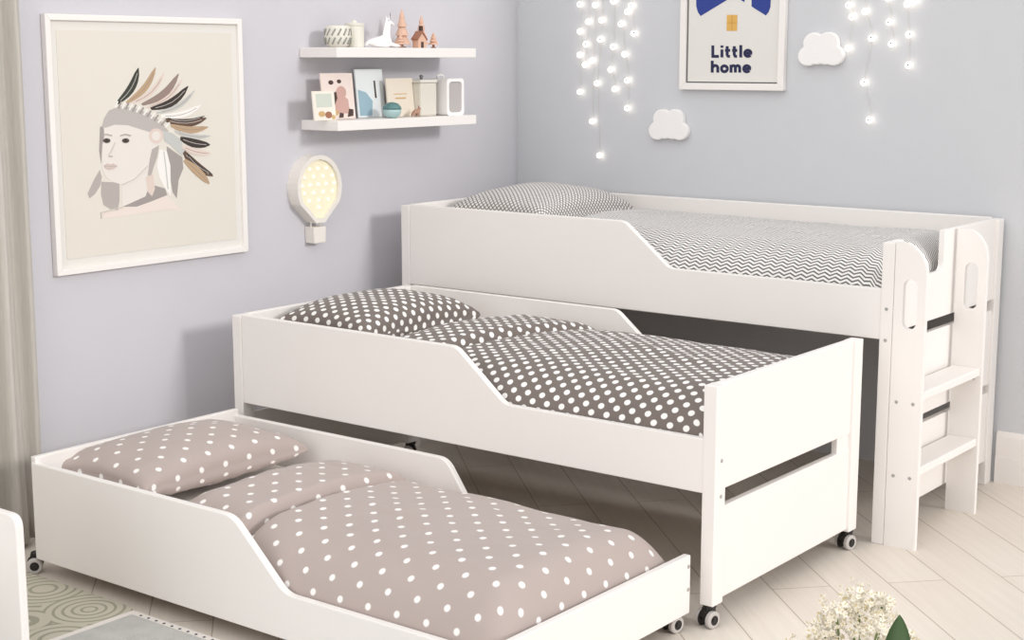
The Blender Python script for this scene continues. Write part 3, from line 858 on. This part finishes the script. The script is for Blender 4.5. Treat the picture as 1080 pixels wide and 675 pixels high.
def tiny_house():
    x, y = -.02, -.735
    t = thing('wooden_house', 'tiny salmon wooden house with a dark top between the ornament trees', 'ornament', (x, y, SU))
    rel(obj('body', prism([(y-.024, SU), (y+.024, SU), (y+.024, SU+.034), (y, SU+.058), (y-.024, SU+.034)], x-.015, x+.015, 'x'), COPPER), t)
    rel(obj('roof', prism([(y-.029, SU+.030), (y, SU+.060), (y+.029, SU+.030), (y+.029, SU+.036), (y, SU+.067), (y-.029, SU+.036)], x-.018, x+.018, 'x'), COP2), t)
    rel(obj('chimney', box(x-.006, x+.006, y+.004, y+.016, SU+.050, SU+.086), DARKB), t)
    rel(obj('door', box(x+.015, x+.0165, y-.007, y+.007, SU, SU+.024), DARKB), t)
tiny_house()
# cards on the lower shelf
def lean_card(name, y0, y1, x, h, mats, label, polys=(), th=.006, lean=.10, cat='card'):
    t = thing(name, label, cat, (x, (y0+y1)/2, SL), 'cards on the lower shelf')
    ca, sa = math.cos(lean), math.sin(lean)
    def W(a, b, d): return Vector((x - b*sa + d*ca, a, SL+.001 + b*ca + d*sa))   # along y, up the card, out of it
    bm = bmesh.new(); vs = []
    for d in (0, th):
        for (a, b) in ((y0, 0), (y1, 0), (y1, h), (y0, h)): vs.append(bm.verts.new(W(a, b, d)))
    for q in ((3,2,1,0),(4,5,6,7),(0,1,5,4),(1,2,6,5),(2,3,7,6),(3,0,4,7)): bm.faces.new([vs[i] for i in q])
    o = rel(obj('sheet', bm, mats[0]), t)
    if polys:
        P = [([(y0+a*(y1-y0), b*h) for a, b in p], ci) for p, ci in polys]
        b = flat_mesh(P, None, lambda a, b: W(a, b, th), Vector((ca, 0, sa)), step=.0001)
        q = obj('printed_picture', b, list(mats[1:])); q.parent = o
PINKP = plain('blush_card', srgb(238, 222, 214), .7); PINK2 = plain('rose_print', srgb(206, 166, 156), .7); CARDC = plain('cream_card', srgb(238, 232, 220), .7)
YEL = plain('straw_print', srgb(206, 172, 120), .7); BLU1 = plain('pale_blue_card', srgb(234, 239, 240), .6); BLU2 = plain('aqua_print', srgb(156, 186, 200), .6); SAGE = plain('sage_print', srgb(205, 212, 200), .7)
GRBK = plain('slate_back', srgb(128, 128, 138), .7)
lean_card('photo_card', -1.222, -1.052, -.075, .172, (PINKP, DARKB, PINK2, YEL), 'large blush card with a picture of two children, on the lower shelf',
    [([(.14,.10),(.86,.10),(.86,.92),(.14,.92)], 1)][:0] + [([(.28,.12),(.82,.12),(.80,.42),(.58,.56),(.40,.46)], 1), (ell(.60, .58, .16, .14, 14), 1), (ell(.30, .80, .08, .05, 10), 0), (ell(.56, .82, .07, .045, 10), 0),
     ([(.36,.30),(.46,.46),(.44,.60),(.36,.58),(.30,.42)], 0), ([(.74,.04),(.92,.06),(.94,.20),(.80,.22)], 0), ([(.46,.03),(.60,.03),(.62,.12),(.50,.14)], 0), (ell(.34, .14, .12, .07, 10), 2)])
lean_card('small_card', -1.318, -1.205, -.03, .108, (CARDC, SAGE, YEL, COP2), 'small cream card in front of the blush card on the lower shelf',
    [([(.14,.45),(.86,.45),(.86,.90),(.14,.90)], 0), (ell(.35, .22, .16, .10, 10), 1), (ell(.66, .18, .16, .12, 10), 2), (ell(.88, .10, .09, .08, 8), 1)])
lean_card('blue_card', -1.010, -.855, -.10, .186, (BLU1, BLU2, DARKB), 'tall pale blue card on the lower shelf behind the teal ball',
    [([(.06,.04),(.50,.04),(.56,.34),(.34,.52),(.06,.58)], 0), ([(.66,.40),(.72,.40),(.71,.76),(.65,.76)], 1)])
lean_card('beige_card', -.875, -.720, -.065, .150, (plain('beige_card_stock', srgb(232, 221, 205), .7), YEL), 'beige card overlapping the tall pale blue card on the lower shelf', [([(.3,.46),(.7,.46),(.7,.50),(.3,.50)], 0), ([(.25,.58),(.75,.58),(.75,.60),(.25,.60)], 0)])
# teal ball ornament, small brown animal
def teal():
    x, y = .0, -.922
    t = thing('round_trinket', 'small round teal trinket box before the tall pale blue card', 'trinket box', (x, y, SL))
    rel(obj('bowl', lathe([(.014, SL), (.028, SL+.008), (.036, SL+.025), (.036, SL+.034)], (x, y, 0), 24), plain('pale_teal_glaze', srgb(176, 206, 206), .35), smooth=True), t)
    rel(obj('lid', lathe([(.037, SL+.034), (.035, SL+.044), (.024, SL+.056), (.008, SL+.061), (.001, SL+.062)], (x, y, 0), 24), plain('deep_teal_glaze', srgb(92, 132, 132), .35), smooth=True), t)
teal()
def critter():
    x, y, z = -.01, -.775, SL
    t = thing('animal_figurine', 'tiny brown four-legged animal figurine before the beige card', 'figurine', (x, y, z))
    J = [((x, y-.012, z+.020), .009), ((x, y+.012, z+.021), .009), ((x, y+.024, z+.032), .006), ((x, y+.034, z+.032), .004)]
    E = [(0,1),(1,2),(2,3)]
    for (dx, dy, r) in ((.006,-.014,0), (-.006,-.014,0), (.006,.014,1), (-.006,.014,1)):
        J += [((x+dx, y+dy, z+.011), .0035), ((x+dx, y+dy, z+.003), .003)]; n = len(J); E += [(r, n-2), (n-2, n-1)]
    skin_mesh('body', J, E, plain('brown_toy', srgb(178, 138, 118), .6), t)
    rel(obj('ear', tube([(x, y+.022, z+.036), (x, y+.019, z+.045)], .003, 6, r2=.001), COP2), t)
critter()
# lantern and box
def lantern():
    y0, y1, x0, x1 = -.592, -.484, -.10, .0
    t = thing('white_lantern', 'white rounded lantern with a grey opening at the right end of the lower shelf', 'lantern', ((x0+x1)/2, (y0+y1)/2, SL))
    def rr(w): return smooth_corner([(y0+w, SL+w), (y1-w, SL+w), (y1-w, SL+.148-w), (y0+w, SL+.148-w)], {0: .018, 1: .018, 2: .018, 3: .018}, n=5)
    b = bmesh.new(); O, I = rr(0), rr(.013)
    n = len(O); L = []
    for P_, xx in ((O, x0), (O, x1), (I, x1), (I, x1-.03)): L.append([b.verts.new((xx, y, z)) for y, z in P_])
    b.faces.new(L[0]); b.faces.new(L[3])
    for a, c in ((0,1),(1,2),(2,3)):
        for i in range(n): b.faces.new((L[a][i], L[a][(i+1) % n], L[c][(i+1) % n], L[c][i]))
    rel(obj('body', b, PORC), t)
    rel(obj('screen', prism(rr(.014), x1-.03, x1-.006, 'x'), plain('grey_mesh_screen', srgb(188, 182, 180), .8, bump=.3, bscale=400)), t)
    rel(obj('handle', tube([(x0+.03, y0+.02, SL+.147), (x0+.03, y0+.02, SL+.158), (x0+.03, y0+.045, SL+.163), (x0+.03, y0+.06, SL+.158), (x0+.03, y0+.06, SL+.147)], .004, 8), PORC, smooth=True), t)
lantern()
def canister():
    x, y = -.07, -.668
    t = thing('storage_jar', 'cream storage jar between the beige card and the white lantern', 'jar', (x, y, SL))
    rel(obj('body', box(x-.04, x+.04, y-.05, y+.05, SL, SL+.132), plain('cream_tin', srgb(222, 217, 205), .5), bevel=.008), t)
    rel(obj('lid', box(x-.042, x+.042, y-.052, y+.052, SL+.132, SL+.145), plain('pale_tin_lid', srgb(228, 224, 216), .45), bevel=.004), t)
    rel(obj('knob', lathe([(.006, SL+.145), (.005, SL+.15), (.009, SL+.156), (.005, SL+.163), (.001, SL+.164)], (x, y, 0), 12), GREYH, smooth=True), t)
canister()

# ------------------------------------------------------------------ rugs, bench, flowers
RINGS = ring_mat()
tag(obj('patterned_rug', prism(smooth_corner([(-.02, -3.95), (.646, -3.95), (.646, -2.73), (-.02, -2.73)], {2: .05}, n=5), 0, .008, 'z'), RINGS, bevel=.002), 'beige-green rug with ringed scallop pattern beside the lowest bed', 'rug')
BLUERUG = plain('blue_grey_rug_pile', srgb(216, 216, 211), .95, bump=.6, bscale=260, var=.34, vscale=18, spec=.1)
t = thing('blue_rug', 'pale blue-grey rug with a light dotted border in front of the lowest bed', 'rug', (1.4, -3.35, 0))
rel(obj('pile', box(.672, 2.3, -3.95, -2.775, 0.001, .013), BLUERUG, bevel=.003), t)
b = bmesh.new(); add_box(b, .648, .671, -3.95, -2.751, .001, .011); add_box(b, .671, 2.3, -2.774, -2.751, .001, .011)
bd = rel(obj('border', b, TICK), t)
b = bmesh.new()
for k in range(46): add_ball(b, (.70+k*.033, -2.766, .0115), .0045, 1, 1, .5, u=8, v=5)
q = obj('border_stitching', b, plain('dark_stitch', srgb(96, 96, 100), .9)); q.parent = bd

def bench():
    t = thing('low_bench', 'white low bench end panel with a rounded corner at the left edge', 'bench', (.5, -3.6, 0))
    for yy in (-3.27, -4.0):
        o = rel(obj('end_panel', prism(smooth_corner([(.3, .0135), (.885, .0135), (.885, .455), (.3, .455)], {2: .035, 3: .035}, n=6), yy, yy+.022, 'y'), WHITE, bevel=.004), t)
    rel(obj('seat', box(.33, .60, -3.978, -3.27, .22, .245), WHITE, bevel=.004), t)
    rel(obj('back_rail', box(.31, .33, -3.978, -3.27, .23, .42), WHITE, bevel=.004), t)
bench()

def bouquet():
    # vase of white blossom on a side table whose top lies below the frame
    bx, by = None, None
    c = at(915, 668, 'z', .70)
    bx, by = c.x, c.y
    tt = thing('side_table', 'small round white side table under the vase of white blossom', 'table', (bx, by, 0))
    rel(obj('tabletop', lathe([(.18, .385), (.19, .39), (.19, .405), (.18, .41)], (bx, by, 0), 40), WHITE), tt)
    for k in range(3):
        a = k*2*PI/3+.4
        rel(obj('leg', tube([(bx+.12*math.cos(a), by+.12*math.sin(a), .387), (bx+.17*math.cos(a), by+.17*math.sin(a), 0.0)], .013, 10, r2=.009), WHITE), tt)
    tv = obj('vase', lathe([(.032, .41), (.04, .415), (.048, .46), (.04, .52), (.028, .55), (.034, .565), (.029, .565), (.024, .55), (.036, .52), (.042, .46), (.03, .425)], (bx, by, 0), 28), plain('white_glazed_vase', srgb(240, 238, 234), .25), smooth=True)
    tag(tv, 'small white vase holding the white blossom on the side table', 'vase')
    t = thing('blossom_bouquet', 'bouquet of tiny creamy white blossom with a dark green leaf, bottom right', 'flowers', (bx, by, .565))
    PET = plain('creamy_petal', srgb(246, 240, 226), .8, var=.08, vscale=60); POL = plain('yellow_stamen', srgb(214, 196, 140), .8); STEM = plain('green_stem', srgb(120, 134, 84), .7); LEAF = plain('dark_green_leaf', srgb(62, 88, 44), .5, var=.25, vscale=30)
    heads = []
    rnd = random.Random(3)
    spec = [(882, 650, .045), (905, 632, .040), (930, 640, .038), (868, 668, .040), (900, 664, .048), (925, 668, .045), (950, 690, .045), (845, 690, .040), (880, 700, .05), (975, 700, .038), (918, 700, .05), (955, 675, .028)]
    dist = (Vector((bx, by, .70))-CAM).length
    for (u, v, r) in spec:
        d = (FW + RT*((u-540)/FPX) - UP*((v-337.5)/FPX)).normalized()
        p = CAM + d*(dist+rnd.uniform(-.05, .05)); r *= .72
        b = bmesh.new(); bs = bmesh.new()
        for k in range(70):
            dr = Vector((rnd.gauss(0, 1), rnd.gauss(0, 1), rnd.gauss(0, 1))).normalized()
            q = p + dr*r*rnd.uniform(.35, 1.02)
            a = dr.orthogonal().normalized(); e = dr.cross(a); ps = .0052*rnd.uniform(.7, 1.25)
            ph = rnd.uniform(0, 2)
            for m in range(5):
                an = ph+m*2*PI/5; w = a*math.cos(an)+e*math.sin(an); s = a*-math.sin(an)+e*math.cos(an)
                vs = [q, q+w*ps*.6+s*ps*.42+dr*ps*.25, q+w*ps*1.15+dr*ps*.5, q+w*ps*.6-s*ps*.42+dr*ps*.25]
                low = [x-dr*.0006 for x in vs]
                A = [b.verts.new(x) for x in vs]; B = [b.verts.new(x) for x in low]
                b.faces.new(A); b.faces.new(B[::-1])
                for i in range(4): b.faces.new((A[i], B[i], B[(i+1) % 4], A[(i+1) % 4]))
            for m in range(3):
                w = (a*rnd.uniform(-1, 1)+e*rnd.uniform(-1, 1))*ps*.3
                add_tube(b, [q, q+dr*ps*1.1+w], .00035, 4, 1)
        h = rel(obj('flower_head', b, [PET, POL]), t)
        heads.append((p, r))
        base = Vector((bx+rnd.uniform(-.012, .012), by+rnd.uniform(-.012, .012), .50))
        mid = base.lerp(p, .5)+Vector((rnd.uniform(-.01, .01), rnd.uniform(-.01, .01), .02))
        rel(obj('stem', tube([base, mid, p], .0018, 6), STEM), t)
    # pointed leaf, tip up
    def W(u, v, k=0):
        d = (FW + RT*((u-540)/FPX) - UP*((v-337.5)/FPX)).normalized(); return CAM+d*(dist-.13+k)
    tip, bl, br = W(949, 648, .02), W(938, 700), W(968, 690, .03)
    b = bmesh.new(); rows = []
    base = W(944, 712, .0); n = 12
    for k in range(n+1):
        s = k/n; c0 = base.lerp(tip, s)+Vector((0, 0, .0)); wv = (W(970, 690)-W(930, 690)).normalized()*(.0125*math.sin(PI*min(1, .1+s*.9)**.9)**.8*1.5 if k < n else 0)
        nrm = -FW*.004*math.sin(PI*s)
        rows.append([b.verts.new(c0-wv+nrm*.0), b.verts.new(c0+nrm*1.5), b.verts.new(c0+wv)])
    ex = []
    for k in range(n):
        for i in range(2):
            try: b.faces.new((rows[k][i], rows[k][i+1], rows[k+1][i+1], rows[k+1][i]))
            except ValueError: pass
    lf = rel(obj('leaf', b, LEAF, smooth=True), t)
    lf['label'] = 'dark green pointed leaf'
    md = lf.modifiers.new('thick', 'SOLIDIFY'); md.thickness = .0008
bouquet()

# ------------------------------------------------------------------ light
w = bpy.data.worlds.new('World'); bpy.context.scene.world = w; w.use_nodes = True
nt = w.node_tree; bg = nt.nodes['Background']; bg.inputs[0].default_value = (.985, .99, 1.0, 1); bg.inputs[1].default_value = .92
def sun_lamp(name, d, e, ang, col):
    sun = bpy.data.lights.new(name, 'SUN'); sun.energy = e; sun.angle = math.radians(ang); sun.color = col
    so = bpy.data.objects.new(name, sun); C.objects.link(so)
    so.rotation_euler = Vector(d).to_track_quat('-Z', 'Y').to_euler(); so.location = (4, -2, 3)
sun_lamp('side_window_daylight', (-.93, -.04, -.30), 1.12, 9, (1, .98, .96))
sun_lamp('front_fill_sun', (-.10, .80, -.60), .95, 70, (1, .985, .965))  # added fill from the camera side to brighten front faces; no visible source

# ------------------------------------------------------------------ camera
cd = bpy.data.cameras.new('Camera'); cam = bpy.data.objects.new('Camera', cd); C.objects.link(cam)
cd.sensor_width = 36; cd.lens = FPX/1080*36; cd.clip_start = .05
M = Matrix((( RT.x, UP.x, -FW.x, CAM.x), (RT.y, UP.y, -FW.y, CAM.y), (RT.z, UP.z, -FW.z, CAM.z), (0, 0, 0, 1)))
cam.matrix_world = M
sc = bpy.context.scene; sc.camera = cam
vs = sc.view_settings; vs.view_transform = 'Standard'; vs.look = 'None'; vs.gamma = 1; vs.exposure = 0.0; vs.use_curve_mapping = False
